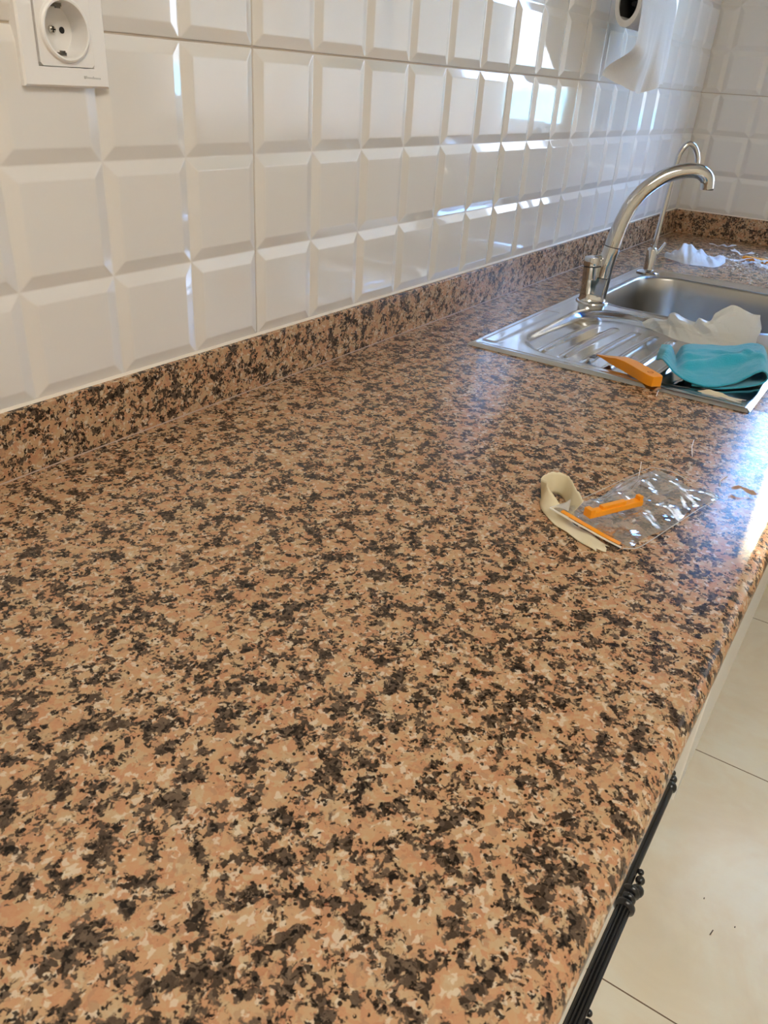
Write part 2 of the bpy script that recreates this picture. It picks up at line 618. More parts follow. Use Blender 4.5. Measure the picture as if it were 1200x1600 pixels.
def window_frame(name, mk, u0, u1, z0, z1, mulls, t=0.05):
    P = [mk(u0, u0 + t, z0, z1), mk(u1 - t, u1, z0, z1), mk(u0, u1, z0, z0 + t), mk(u0, u1, z1 - t, z1)]
    for q in mulls:
        P.append(mk(q - t / 2, q + t / 2, z0, z1))
    return join(*P)
wn = struct(M('window_1', window_frame('w', lambda a, b, c, d: box(1.90, 1.96, -b, -a, c, d), -WY0, -WY1, WZ0, WZ1, [0.98, 1.55]), WHITE_LAC))
M('pane', box(1.928, 1.932, WY1 + .05, WY0 - .05, WZ0 + .05, WZ1 - .05), GLASS, wn)
M('window_sill', box(1.785, 1.90, WY1, WY0, WZ0 - .02, WZ0 + .004), WHITE_LAC, wn)

# sheer curtain hanging inside the end window, with a narrow gap at its left
def curtain(u, v):
    y = -0.565 - 1.62 * u
    z = 2.25 - (1.65 if y < -.63 else 1.30) * v
    return (1.725 + 0.026 * math.sin(u * 70 + 2 * math.sin(u * 9)) + 0.010 * math.sin(u * 41 + 1), y, z)
cu = thing('curtain', 'sheer cream curtain hanging in folds in front of the far window', 'curtain', (1.725, -1.35, 0.6))
M('curtain_fabric', grid(curtain, 300, 8), CURTAIN, cu, smooth=True)
M('curtain_rail', tube([(1.725, -0.36, 2.27), (1.725, -2.3, 2.27)], 0.011), WHITE_LAC, cu, smooth=True, angle=40)
M('rail_bracket', box(1.72, 1.80, -0.42, -0.405, 2.262, 2.278), WHITE_LAC, cu)
M('rail_bracket', box(1.72, 1.80, -2.26, -2.245, 2.262, 2.278), WHITE_LAC, cu)

# added glowing panel on the ceiling, out of view, fills the room with light
def emis(name, col, k):
    m, t, b = new_mat(name)
    b.inputs['Base Color'].default_value = (.9, .9, .9, 1)
    b.inputs['Emission Color'].default_value = (*col, 1)
    b.inputs['Emission Strength'].default_value = k
    return m
cl_ = thing('added_fill_panel', 'square white fill light panel added on the ceiling, out of view', 'fill light', (-1.0, -1.35, CEIL_Z - .03))
M('fill_panel_frame', box(-1.42, -0.58, -1.77, -0.93, CEIL_Z - .03, CEIL_Z - .0005), WHITE_LAC, cl_, bevel=.003)
M('fill_panel_face', box(-1.40, -0.60, -1.75, -0.95, CEIL_Z - .034, CEIL_Z - .0302), emis('fill_panel_glow', (1.0, 0.93, 0.83), 9.5), cl_)

# outdoors seen only in reflections: hazy green ground and trees
GREEN = mat('hazy_green', (0.26, 0.34, 0.22), 0.9)
def hill(u, v):
    x = 8 + 60 * v
    y = -60 + 110 * u
    return (x, y, -2.0 + 2.9 * smooth01(0, 1, v) + 0.9 * v * mnoise.noise(V((u * 14, v * 5, 0))))
struct(M('ground', grid(hill, 60, 20), GREEN, smooth=True))

# ------------------------------------------------------------------ worktop
YF = -0.606          # front edge
R = 0.0145
def front_prof(yb, zb=ZC - 0.03):
    pts = [(yb, zb), (yb, ZC)]
    c = (YF + R, ZC - 0.015)
    for k in range(13):
        a = math.pi / 2 + math.pi * k / 12
        pts.append((c[0] + R * math.cos(a), c[1] + 0.015 * math.sin(a)))
    return pts
SX0, SX1, SY0, SY1 = 0.338, 1.158, -0.110, -0.517      # outer edge of the sink sheet
HX0, HX1, HY0, HY1 = SX0 + .02, SX1 - .02, SY0 - .02, SY1 + .02
wt = M('worktop', join(
    prism_x(front_prof(-0.001), -1.3, HX0), prism_x(front_prof(-0.001), HX1, XE - 0.001),
    prism_x(front_prof(HY1), HX0, HX1), box(HX0, HX1, HY0, -0.001, ZC - .03, ZC)), GRANITE, smooth=True, angle=35)
tag(wt, 'polished pink and black speckled granite worktop with rounded front edge', 'worktop')

TS = 0.0115
us_ = M('granite_upstand', box(-1.3, XE - .001, -TS, -0.0003, ZC + .0003, ZT - .0012), GRANITE, bevel=0.0012)
tag(us_, 'granite upstand running along the long tiled wall behind the worktop', 'upstand')
M('sealant_bead', prism_x([(-0.0003, ZT - .0012), (-0.0003, ZT + .0008), (-0.0025, ZT + .0008), (-0.0050, ZT - .0012)], -1.3, XE - .001), SEAL, us_)
M('sealant_bead', prism_x([(-TS, ZC + .0002), (-TS, ZC + .0011), (-TS - .0011, ZC + .0002)], -1.3, XE - .001), mat('joint_filler', (0.42, 0.30, 0.22), 0.5), us_)
ux_ = M('granite_upstand', box(XE - TS, XE - .0003, YF + .02, -TS - .0003, ZC + .0003, ZT - .0012), GRANITE, bevel=0.0012)
tag(ux_, 'short granite upstand on the far end wall, darker, meeting the long one in the corner', 'upstand')
sv, sf = prism_x([(-0.0003, ZT - .0012), (-0.0003, ZT + .0008), (-0.0025, ZT + .0008), (-0.0050, ZT - .0012)], TS, -YF - .02)
M('sealant_bead', ([(XE + y, -x, z) for x, y, z in sv], sf), SEAL, ux_)

# ------------------------------------------------------------------ base cabinets (white doors set back under the edge)
YD = -0.572
def cabinet(x0, x1, label, YD=-0.572, zb=.125):
    t = thing('base_cabinet', label, 'cabinet', ((x0 + x1) / 2, -0.29, 0), 'white base cabinets under the worktop')
    e = 0.0015
    M('carcass', join(box(x0 + e, x0 + .018, YD + .022, -.03, .12, .868), box(x1 - .018, x1 - e, YD + .022, -.03, .12, .868),
                      box(x0 + .018, x1 - .018, YD + .022, -.03, .12, .138), box(x0 + .018, x1 - .018, -.04, -.03, .138, .868)), WHITE_LAC, t)
    M('door', box(x0 + e, x1 - e, YD, YD + .02, zb, .862), WHITE_LAC, t, bevel=0.003)
    M('plinth', box(x0 + e, x1 - e, YD + .05, YD + .068, 0.0005, .12), WHITE_LAC, t)
    return t
cabinet(-1.28, -0.68, 'white base cabinet at the nearest end, before the unit with the black handle')
oven = cabinet(-0.68, -0.08, 'white base unit at the near end carrying the black ornate handle', -0.557, .14)
cabinet(-0.08, 0.46, 'white base cabinet between the handled unit and the sink', -0.557, .14)
cabinet(0.46, 1.20, 'wide white base cabinet beneath the steel sink')
cabinet(1.20, 1.78, 'white base cabinet in the far corner beyond the sink')

# ornate black bar handle
HZ, HYc = 0.680, -0.5995
hd = M('handle', join(
    lathe((-0.62, HYc, HZ), (1, 0, 0), [(0.0055, 0)] + [(0.0060, .0005)] + [(0.0060, .373)] + [(0.0055, .3735)], 96, flute=(12, 0.30)),
    ), BLACK_MET, oven, smooth=True, angle=30)
def collar(x):
    return join(*[lathe((x + dx, HYc, HZ), (1, 0, 0), [(r * .6, -w_), (r, -w_ * .4), (r, w_ * .4), (r * .6, w_)], 28) for dx, r, w_ in ((0, .0085, .0035), (.009, .0062, .003), (.016, .0075, .003))])
M('handle_collar', collar(-0.246), BLACK_MET, hd, smooth=True)
M('handle_collar', collar(-0.62), BLACK_MET, hd, smooth=True)
M('handle_rod', join(tube([(-0.245, -0.5945, HZ), (-0.10, -0.5945, HZ)], 0.0040, 20),
                     tube([(-0.10, -0.5945, HZ), (-0.10, -0.557, HZ)], 0.004, 16), tube([(-0.24, -0.5945, HZ), (-0.24, -0.557, HZ)], 0.004, 16)), BLACK_MET, hd, smooth=True, angle=40)
def beads(x, y, z, r):
    P = []
    for k, (dx, dy, dz, q) in enumerate(((0, 0, 0, 1), (.011, .001, 0, .72), (.019, .003, 0, .5))):
        P.append(sphere((x + dx, y + dy, z + dz), r * q, 16, (1, 1, 1)))
    return join(*P)
M('handle_finial', beads(-0.100, -0.5945, HZ, 0.006), BLACK_MET, hd, smooth=True)
M('handle_bead', beads(-0.226, -0.6035, HZ, 0.0055), BLACK_MET, hd, smooth=True)
M('handle_bead', beads(-0.352, -0.6085, HZ - .012, 0.0055), BLACK_MET, hd, smooth=True)
M('handle_post', tube([(-0.40, HYc, HZ), (-0.40, -0.557, HZ)], 0.005, 16), BLACK_MET, hd, smooth=True, angle=40)

# ------------------------------------------------------------------ sink
BX0, BX1, BY0, BY1, BR = 0.742, 1.088, -0.150, -0.487, 0.075
sink = thing('sink', 'stainless steel inset sink with ribbed drainboard and one bowl', 'sink', ((SX0 + SX1) / 2, (SY0 + SY1) / 2, ZC))
def rr_sd(x, y, x0, x1, y0, y1, r):
    cx, cy = (x0 + x1) / 2, (y0 + y1) / 2
    hx, hy = abs(x1 - x0) / 2 - r, abs(y1 - y0) / 2 - r
    dx, dy = abs(x - cx) - hx, abs(y - cy) - hy
    return math.hypot(max(dx, 0), max(dy, 0)) + min(max(dx, dy), 0) - r
def sheet_z(x, y):
    de = -rr_sd(x, y, SX0, SX1, SY1, SY0, 0.006)
    z = ZC + 0.0006 + 0.0042 * smooth01(0, 0.006, de)
    z -= 0.0012 * smooth01(0.010, 0.020, de)
    dr = -rr_sd(x, y, 0.372, 0.712, -0.487, -0.160, 0.085)
    z -= 0.0075 * smooth01(-0.004, 0.016, dr) + 0.004 * smooth01(0.02, 0.30, (x - .37)) * smooth01(0, .03, dr)
    if dr > 0:
        for k in range(8):
            yr = -0.204 - 0.0352 * k
            bend = 0.012 * ((x - .5) / .12) ** 2 * (1 if k < 4 else -1) * 0.25
            q = abs(y - yr + bend)
            if q < 0.009:
                z += 0.0034 * (0.5 + 0.5 * math.cos(math.pi * q / 0.009)) * smooth01(0.386, 0.406, x) * (1 - smooth01(0.615, 0.64, x))
    # pressed bar along the back flange
    db = -rr_sd(x, y, 0.366, 0.612, -0.146, -0.124, 0.004)
    z += 0.0016 * smooth01(-0.002, 0.004, db)
    return z
NXs, NYs = 330, 164
sv, sf = grid(lambda u, v: (SX0 + (SX1 - SX0) * u, SY0 + (SY1 - SY0) * v, sheet_z(SX0 + (SX1 - SX0) * u, SY0 + (SY1 - SY0) * v)), NXs, NYs,
              keep=lambda u, v: rr_sd(SX0 + (SX1 - SX0) * u, SY0 + (SY1 - SY0) * v, BX0, BX1, BY1, BY0, BR) > -0.001)
M('sheet', (sv, sf), STEEL, sink, smooth=True, recalc=False)
def rr_ring(x0, x1, y0, y1, r, z, n=10):
    P = []
    for cx, cy, a0 in ((x1 - r, y1 - r, 0), (x0 + r, y1 - r, 90), (x0 + r, y0 + r, 180), (x1 - r, y0 + r, 270)):
        for k in range(n):
            a = math.radians(a0 + 90 * k / (n - 1))
            P.append((cx + r * math.cos(a), cy + r * math.sin(a), z))
    return P
ZS = ZC + 0.0038
rings = []
for off, dz in ((-.008, -.0004), (-.0065, .0006), (-.003, .0009), (0, .0002), (.002, -.0015), (.0035, -.005), (.006, -.03), (.009, -.07), (.013, -.112), (.018, -.128), (.028, -.141), (.045, -.149), (.08, -.1525), (.12, -.154)):
    rings.append(rr_ring(BX0 + off, BX1 - off, BY1 + off, BY0 - off, max(BR - off * .75, .02), ZS + dz))
bv = [q for r_ in rings for q in r_]
n_ = len(rings[0])
bf = []
for i in range(len(rings) - 1):
    for k in range(n_):
        a, b = i * n_ + k, i * n_ + (k + 1) % n_
        bf.append((a, a + n_, b + n_, b))
bf.append(tuple(range((len(rings) - 1) * n_, len(rings) * n_)))
basin = M('basin', (bv, bf), STEEL_B, sink, smooth=True, recalc=False)
M('drain', lathe((0.915, -0.318, ZS - .1535), (0, 0, 1), [(.045, 0), (.045, .001), (.040, .002), (.036, .0005), (.006, .0002), (.005, .003), (.0001, .003)], 36), CHROME, basin, smooth=True, angle=40)

# ------------------------------------------------------------------ mixer tap
tap = thing('kitchen_mixer_tap', 'chrome kitchen mixer tap with tall thick curved spout on the sink', 'tap', (0.741, -0.157, ZC + .0045))
bz = ZC + .0042
TR = V((0.555, -0.832, 0))        # direction across the two branches of the body
L0, L1 = V((0.7370, -0.1510, bz + .002)), V((0.7345, -0.1470, bz + .062))
R0, R1 = V((0.7450, -0.1625, bz + .002)), V((0.7475, -0.1660, bz + .044))
def tap_body():
    v, f = [], []
    seg = 40
    lv_ = [(0, .0195), (.06, .0180), (.15, .0168), (.35, .0160), (.7, .0155), (1.0, .0152)]
    for t, r in lv_:
        a = L0.lerp(L0 + (L1 - L0) * (.044 / .062), t); b = R0.lerp(R1, t)
        z = L0.z + .042 * t
        for k in range(seg):
            an = 2 * math.pi * k / seg
            d = V((TR.x * math.cos(an) - TR.y * math.sin(an), TR.y * math.cos(an) + TR.x * math.sin(an), 0))
            c_ = b if math.cos(an) > 0 else a
            sq = 1.0 - .10 * t * (math.sin(an) ** 8)
            q = c_ + d * r * sq
            v.append((q.x, q.y, z))
    n = len(lv_)
    for i in range(n - 1):
        for k in range(seg):
            a, b = i * seg + k, i * seg + (k + 1) % seg
            f.append((a, b, b + seg, a + seg))
    f += [tuple(range(seg))[::-1], tuple(range((n - 1) * seg, n * seg))]
    return v, f
M('tap_base', join(tap_body(), lathe((0.741, -0.157, bz - .0006), (0, 0, 1), [(.0300, 0), (.0296, .002), (.0270, .0035), (.0001, .0036)], 40)), CHROME, tap, smooth=True, angle=50)
La = L0 + (L1 - L0) * (.040 / .062)
M('lever_housing', tube([La, L1], [.0153, .0150], 32), CHROME, tap, smooth=True, angle=40)
Ld = (L1 - L0).normalized()
M('seal_ring', tube([L1, L1 + Ld * .0022], .0143, 32), RUBBER, tap, smooth=True, angle=40)
M('lever', join(lathe(L1 + Ld * .0022, Ld, [(.0151, 0), (.0153, .003), (.0146, .0125), (.0138, .0145), (.0001, .0152)], 36),
       tube(catmull([L1 + Ld * .0145 + TR * .004, L1 + Ld * .0175 + TR * .016, L1 + Ld * .019 + TR * .030], 5), [.0045 - .0002 * k for k in range(11)], 14)), CHROME, tap, smooth=True, angle=50)
M('seal_ring', tube([R1 + V((0, 0, -.001)), R1 + V((0, 0, .0012))], .0146, 32), RUBBER, tap, smooth=True, angle=40)
sp_pts = [(0.7475, -0.166, 0.9490), (0.7482, -0.167, 0.969), (0.751, -0.171, 0.997), (0.753, -0.1745, 1.024), (0.7565, -0.1795, 1.049), (0.762, -0.188, 1.076), (0.772, -0.203, 1.101), (0.789, -0.228, 1.124), (0.807, -0.255, 1.134), (0.820, -0.275, 1.134), (0.8285, -0.288, 1.124), (0.831, -0.2915, 1.108)]
spc = catmull(sp_pts, 6)
n0 = len(spc)
M('outlet_collar', tube(spc[:14], [.0149 - .00006 * k for k in range(14)], 32), CHROME, tap, smooth=True, angle=50)
spt = M('spout', tube(spc[13:], [.0137 - .0026 * k / (n0 - 14) for k in range(n0 - 13)], 32), CHROME, tap, smooth=True, angle=50)
M('spout_joint', tube([spc[13], spc[13] + (spc[14] - spc[13]) * .35], [.01395, .01395], 32), RUBBER, spt, smooth=True, angle=40)
M('aerator', lathe((0.831, -0.2915, 1.1085), (0, 0, -1), [(.0108, 0), (.0108, .002), (.0085, .0025), (.0001, .0015)], 28), DKGREY, spt, smooth=True, angle=40)

# ------------------------------------------------------------------ slim filter tap
ft = thing('filter_tap', 'slim chrome gooseneck filter tap at the far corner of the sink', 'tap', (1.098, -0.150, ZC + .0045))
fb = (1.100, -0.150, bz)
M('tap_base', lathe(fb, (0, 0, 1), [(.024, 0), (.024, .002), (.020, .005), (.0115, .007), (.0110, .010), (.0110, .047), (.0100, .050), (.0060, .053), (.0060, .058)], 32), CHROME, ft, smooth=True, angle=40)
gp = [(1.100, -0.151, 0.955), (1.1015, -0.153, 0.993), (1.103, -0.1545, 1.040), (1.105, -0.156, 1.080), (1.106, -0.158, 1.116), (1.107, -0.1605, 1.143), (1.115, -0.170, 1.161), (1.124, -0.181, 1.158), (1.131, -0.190, 1.142), (1.134, -0.194, 1.119), (1.134, -0.194, 1.100)]
M('gooseneck', tube(catmull(gp, 6), .0052, 20), CHROME, ft, smooth=True, angle=50)
M('lever', join(tube([(1.104, -0.155, 0.938), (1.111, -0.164, 0.953), (1.116, -0.170, 0.968)], [.004, .004, .003], 12)), CHROME, ft, smooth=True, angle=50)

# ------------------------------------------------------------------ socket outlet
SC = V((-0.2305, 0, 1.2585))
so = thing('socket_outlet', 'white square wall socket with one round recess on the tiles', 'socket', (-0.2315, -0.002, 1.218))
def sq_frame(cx, cz, ho, hi, y0, y1, bev):
    """square frame ring from y0 (wall) to y1 (front, more negative)"""
    v, f = [], []
    for h, y in ((ho, y0), (ho, y1 + bev), (ho - bev, y1), (hi + .0006, y1), (hi, y1 + .0006), (hi, y0)):
        v += [(cx - h, y, cz - h), (cx + h, y, cz - h), (cx + h, y, cz + h), (cx - h, y, cz + h)]
    n = 6
    for i in range(n - 1):
        for k in range(4):
            a, b = i * 4 + k, i * 4 + (k + 1) % 4
            f.append((a, b, b + 4, a + 4))
    for k in range(4):
        a, b = (n - 1) * 4 + k, (n - 1) * 4 + (k + 1) % 4
        f.append((a, b, (k + 1) % 4, k))
    return v, f
fr_ = M('frame', sq_frame(-0.2315, 1.2585, .0405, .0262, 0.0, -.0105, .0015), WHITE_PL, so)
def plate_round(cx, cz, h, y, r, seg=64):
    """square plate with a round opening"""
    v, f = [], []
    for k in range(seg):
        a = 2 * math.pi * (k + .5) / seg
        c, s = math.cos(a), math.sin(a)
        q = h / max(abs(c), abs(s))
        v += [(cx + q * c, y, cz + q * s), (cx + r * c, y, cz + r * s), (cx + q * c, y + .006, cz + q * s)]
    for k in range(seg):
        a, b = 3 * k, 3 * ((k + 1) % seg)
        f += [(a, b, b + 1, a + 1), (a, a + 2, b + 2, b)]
    return v, f
M('centre_plate', plate_round(-0.2305, 1.2585, .0256, -.0106, .0232), WHITE_PL, so)
rs = M('recess', lathe((-0.2305, -.0106, 1.2585), (0, 1, 0), [(.0233, 0.0), (.0225, -.0022), (.0212, -.0030), (.0198, -.0028), (.0195, -.0015), (.0192, 0.006), (.0188, .0165), (.0001, .0166)], 64, cap0=False), WHITE_PL, so, smooth=True, angle=35)
for dx in (-.0095, .0095):
    M('pin_hole', lathe((-0.2305 + dx, .0053, 1.2585), (0, 1, 0), [(.0024, 0), (.0024, .0004), (.0001, .0005)], 20), DARK, rs)
M('screw', join(lathe((-0.2305, .0040, 1.2585), (0, 1, 0), [(.0001, -.0004), (.0024, -.0002), (.0030, .0010), (.0030, .002)], 20)), SCREW, rs, smooth=True)
M('screw_slot', join(box(-.2327, -.2283, .0033, .0037, 1.2580, 1.2590), box(-.2310, -.2300, .0033, .0037, 1.2563, 1.2607)), DARK, rs)
for s in (-1, 1):
    M('earth_clip', join(box(-.2335, -.2275, -.0060, .006, 1.2585 + s * .0170 - .0012, 1.2585 + s * .0170 + .0012), box(-.2325, -.2285, -.0060, -.0040, 1.2585 + s * .0155 - .001, 1.2585 + s * .0155 + .001)), CLIPM, rs)
P = [box(-.2165, -.2148, -.01062, -.0105, 1.2247, 1.2268)]
for k in range(11):
    x = -.2144 + k * .00135
    h = .0019 if k in (0, 5) else .0012
    P.append(box(x, x + .0008, -.01062, -.0105, 1.2250 - .00004 * k, 1.2250 - .00004 * k + h))
M('printed_mark', join(*P), GREY_PL, fr_)

# ------------------------------------------------------------------ kitchen roll on its holder
RX0, RX1, RYc, RZc = 0.900, 1.115, -0.069, 1.384
def squash(vf, sy=0.80, sz=1.62):
    return [(x, RYc + (y - RYc) * sy, RZc + (z - RZc) * sz) for x, y, z in vf[0]], vf[1]
ROUT, RIN = 0.027, 0.0185
rl = thing('kitchen_roll', 'nearly used up white kitchen roll, loose sheet hanging down the tiles', 'paper roll', (1.01, RYc, RZc - ROUT))
M('roll', squash(lathe((RX0, RYc, RZc), (1, 0, 0), [(RIN + .0008, 0), (ROUT, 0), (ROUT, RX1 - RX0), (RIN + .0008, RX1 - RX0), (RIN + .0008, 0.0)], 48, cap0=False, cap1=False), .86, 1.42), TOWEL_P, rl, smooth=True, angle=40)
CORE = mat('card_core_painted_shade', (0.02, 0.018, 0.016), 0.9)  # card painted near-black: the shade inside the roll is put into its colour
cv, cf = tube([(RX0 + .0005, RYc, RZc), (RX1 - .0005, RYc, RZc)], RIN, 40, caps=False)
M('core', squash((cv, cf)), CORE, rl, smooth=True)
def hang(u, v):
    # u along the roll, v down the sheet
    x = RX0 + .004 + (RX1 - RX0 - .008) * u
    a = -0.9 + v * 5.2
    top = 0.30
    if v < top:
        ang = math.pi / 2 * (1 - v / top)
        y = RYc - (ROUT * .86 + .001) * math.cos(ang); z = RZc + (ROUT * 1.42 + .001) * math.sin(ang)
    else:
        t = (v - top) / (1 - top)
        L = 0.132 + 0.012 * math.sin(u * 5)
        z = RZc - L * t
        y = RYc - (ROUT * .86 + .001) - 0.008 * t - 0.004 * t * math.sin(u * 9)
        # torn lower near corner curls back to the wall
        k = smooth01(0.45, 1.0, t) * smooth01(0.55, 0.0, u)
        y += 0.048 * k
        x -= 0.006 * k
        z += 0.018 * k
        y += 0.006 * math.sin(u * 14 + 1) * t * t + 0.004 * max(0, math.sin(u * 23 + t * 2)) * t
        x += -0.010 * t * u
    return (x, y, z)
sh = M('loose_sheet', grid(hang, 60, 50), TOWEL_P, rl, smooth=True)
hold = thing('roll_holder', 'slim wall-mounted rod holder through the kitchen roll', 'paper holder', (1.13, -0.03, RZc))
M('rod', tube([(RX0 + .03, RYc, RZc), (RX1 + .02, RYc, RZc)], .004, 16), RUBBER, hold, smooth=True, angle=40)
M('wall_arm', join(tube([(RX1 + .02, RYc, RZc), (RX1 + .02, -.004, RZc)], .005, 16), lathe((RX1 + .02, -.0035, RZc), (0, -1, 0), [(.016, 0), (.016, .003), (.012, .005), (.0001, .005)], 28)), CHROME, hold, smooth=True, angle=40)

# ------------------------------------------------------------------ turquoise cloth folded on the drainboard
def loft(curves, nu, nv, disp):
    """smooth surface through a list of matching 3D curves; disp(u, v, p) -> offset vector"""
    Cs = [catmull(c, 10) for c in curves]
    n = len(Cs[0])
    def at(c, u):
        t = u * (n - 1); i = min(int(t), n - 2)
        return c[i].lerp(c[i + 1], t - i)
    def f(u, v):
        col = [at(c, u) for c in Cs]
        t = v * (len(col) - 1); i = min(int(t), len(col) - 2)
        if len(col) == 2:
            p_ = col[0].lerp(col[1], v)
        else:
            ext = [col[0] * 2 - col[1]] + col + [col[-1] * 2 - col[-2]]
            p0, p1, p2, p3 = ext[i:i + 4]; q = t - i
            p_ = 0.5 * ((2 * p1) + (p2 - p0) * q + (2 * p0 - 5 * p1 + 4 * p2 - p3) * q * q + (3 * p1 - p0 - 3 * p2 + p3) * q ** 3)
        return p_ + disp(u, v, p_)
    return grid(f, nu, nv)

def folds(seed, n, amp, wl):
    """sharp triangular creases in several directions, as paper keeps them"""
    r = random.Random(seed)
    L_ = []
    for k in range(n):
        a = r.uniform(0, math.pi); w_ = wl * r.uniform(.5, 1.6)
        L_.append((math.cos(a) / w_, math.sin(a) / w_, r.uniform(0, 1), amp * r.uniform(.3, 1) * w_ / wl))
    def f(x, y):
        h = 0
        for c, s_, o, am in L_:
            t = (c * x + s_ * y + o) % 1.0
            h += am * (abs(t - .5) * 4 - 1)
        return h / math.sqrt(n)
    return f

def cloth():
    F_ = [(0.439, -0.366, 0.9115), (0.400, -0.385, 0.924), (0.385, -0.408, 0.915), (0.381, -0.429, 0.9095), (0.380, -0.448, 0.9085), (0.391, -0.466, 0.9095), (0.409, -0.481, 0.913), (0.420, -0.492, 0.922), (0.430, -0.503, 0.9285), (0.439, -0.510, 0.9275), (0.446, -0.514, 0.918), (0.445, -0.508, 0.9095), (0.420, -0.490, 0.9065), (0.391, -0.464, 0.9060), (0.380, -0.433, 0.9058)]
    B_ = [(0.492, -0.357, 0.920), (0.482, -0.370, 0.924), (0.500, -0.378, 0.912), (0.494, -0.388, 0.926), (0.518, -0.403, 0.925), (0.545, -0.423, 0.922), (0.553, -0.444, 0.924), (0.567, -0.463, 0.928), (0.570, -0.477, 0.930), (0.570, -0.485, 0.925), (0.561, -0.493, 0.915), (0.563, -0.490, 0.908), (0.566, -0.464, 0.9065), (0.549, -0.430, 0.906), (0.519, -0.400, 0.906)]
    def disp(u, v, p_):
        up = smooth01(.70, .58, u)
        q = math.sin(math.pi * v)
        # soft creases fanning out from the pinched left edge
        r1 = .0065 * math.exp(-((v - (.30 + .75 * (u - .15))) / .07) ** 2) * smooth01(.12, .22, u) * smooth01(.62, .45, u)
        r2 = .0055 * math.exp(-((v - (.62 - .55 * (u - .15))) / .06) ** 2) * smooth01(.14, .24, u) * smooth01(.60, .42, u)
        r3 = .0050 * math.exp(-((v - (.60 + .25 * math.sin(u * 7))) / .05) ** 2) * smooth01(.25, .4, u)
        wv = .0020 * mnoise.noise(V((u * 9, v * 5, 3))) + .0008 * mnoise.noise(V((u * 25, v * 18, 7)))
        pin = -.006 * math.exp(-((u - .14) / .03) ** 2) * smooth01(0, .4, v)
        return V((0, 0, up * (r1 + r2 + r3 + wv + .004 * q + pin)))
    return loft([F_, B_], 150, 60, disp)
ck = M('microfibre_cloth', cloth(), TEAL, smooth=True, recalc=False)
solidify(ck, 0.0022, 0.0)
tag(ck, 'turquoise microfibre cloth folded over on the corner of the drainboard', 'cloth')

# ------------------------------------------------------------------ orange scraper lying on the drainboard
def scraper():
    # bent tool: flat blade wedge, then thick handle with hollow end; centreline in plan (x, y) with width and height
    st = [(0.413, -0.286, .0025, .0012), (0.407, -0.300, .008, .004), (0.400, -0.315, .013, .008), (0.394, -0.328, .0165, .012), (0.384, -0.344, .0165, .0135), (0.370, -0.361, .0165, .014), (0.356, -0.378, .0165, .014), (0.3455, -0.391, .0160, .014), (0.3410, -0.3965, .0115, .014)]
    v, f = [], []
    n = len(st)
    for i, (x, y, wd, hh) in enumerate(st):
        a = V(st[max(i - 1, 0)][:2]); b = V(st[min(i + 1, n - 1)][:2])
        d = (b - a).normalized(); nn = V((-d.y, d.x))
        zb = ZC + .0048
        x, y = x + .006 - .006 * smooth01(.41, .39, x), y
        for s, z in ((-1, zb), (1, zb), (1, zb + hh), (-1, zb + hh)):
            v.append((x + nn.x * wd / 2 * s * 1.25, y + nn.y * wd / 2 * s * 1.25, z))
    for i in range(n - 1):
        for k in range(4):
            a, b = i * 4 + k, i * 4 + (k + 1) % 4
            f.append((a, b, b + 4, a + 4))
    f += [(0, 1, 2, 3), tuple(range((n - 1) * 4, n * 4))]
    return v, f
sct = thing('scraper', 'orange plastic scraper lying beside the turquoise cloth', 'scraper', (0.38, -0.34, ZC + .004))
M('scraper_body', scraper(), ORANGE, sct, bevel=0.0014)
M('hanging_slot', lathe((0.3525, -0.3825, ZC + .0181), (0, 0, 1), [(.0040, 0), (.0045, .0010), (.0030, .0011), (.0028, .0004), (.0001, .0004)], 24), mat('orange_recess', (0.62, 0.20, 0.01), 0.5), sct, smooth=True)
M('blade', join(box(0.404, 0.419, -0.2885, -0.2800, ZC + .0035, ZC + .0048)), DKGREY, sct)

# ------------------------------------------------------------------ crumpled papers
def sheet_patch(cx, cy, z0, lx, ly, rot, seed, amp, hfun=None, outline=0.12, nu=46, nv=34, zmin=None):
    c, s = math.cos(rot), math.sin(rot)
    cr_ = crumple(seed, 16, amp, max(lx, ly) / 2)
    rn = random.Random(seed)
    ph = [rn.uniform(0, 6) for _ in range(6)]
    def f(u, v):
        a, b = (u - .5) * 2, (v - .5) * 2
        ra = 1 + outline * math.sin(b * 3.1 + ph[0]) + outline * .6 * math.sin(b * 8 + ph[1])
        rb = 1 + outline * math.sin(a * 3.3 + ph[2]) + outline * .6 * math.sin(a * 9 + ph[3])
        x, y = a * ra * lx / 2, b * rb * ly / 2
        h = cr_(x, y) + (hfun(a, b) if hfun else 0)
        X, Y = cx + x * c - y * s, cy + x * s + y * c
        return (X, Y, max(z0 + h, (zmin if zmin else z0) + .0004))
    return grid(f, nu, nv)

# milky backing film heaped at the edge of the bowl
ff1 = folds(11, 9, .020, .060)
def film_disp(u, v, p_):
    k = math.sin(math.pi * min(1, v * 1.1)) * .9 + .25
    h = ff1(u * .22, v * .10) * k
    return V((-.62 * h, .45 * h, .55 * h + (.0035 * math.sin(u * 24) * (1 if .4 < v < .6 else 0))))
FF = [(0.621, -0.293, 0.909), (0.600, -0.323, 0.909), (0.584, -0.351, 0.9085), (0.580, -0.386, 0.9085), (0.592, -0.416, 0.9085), (0.612, -0.441, 0.9085), (0.657, -0.462, 0.909)]
FM = [(0.618, -0.290, 0.911), (0.612, -0.318, 0.921), (0.604, -0.344, 0.928), (0.596, -0.372, 0.929), (0.600, -0.400, 0.931), (0.618, -0.426, 0.938), (0.648, -0.458, 0.935)]
FT = [(0.626, -0.292, 0.912), (0.641, -0.318, 0.924), (0.635, -0.341, 0.930), (0.630, -0.367, 0.932), (0.625, -0.392, 0.936), (0.648, -0.417, 0.958), (0.649, -0.454, 0.957)]
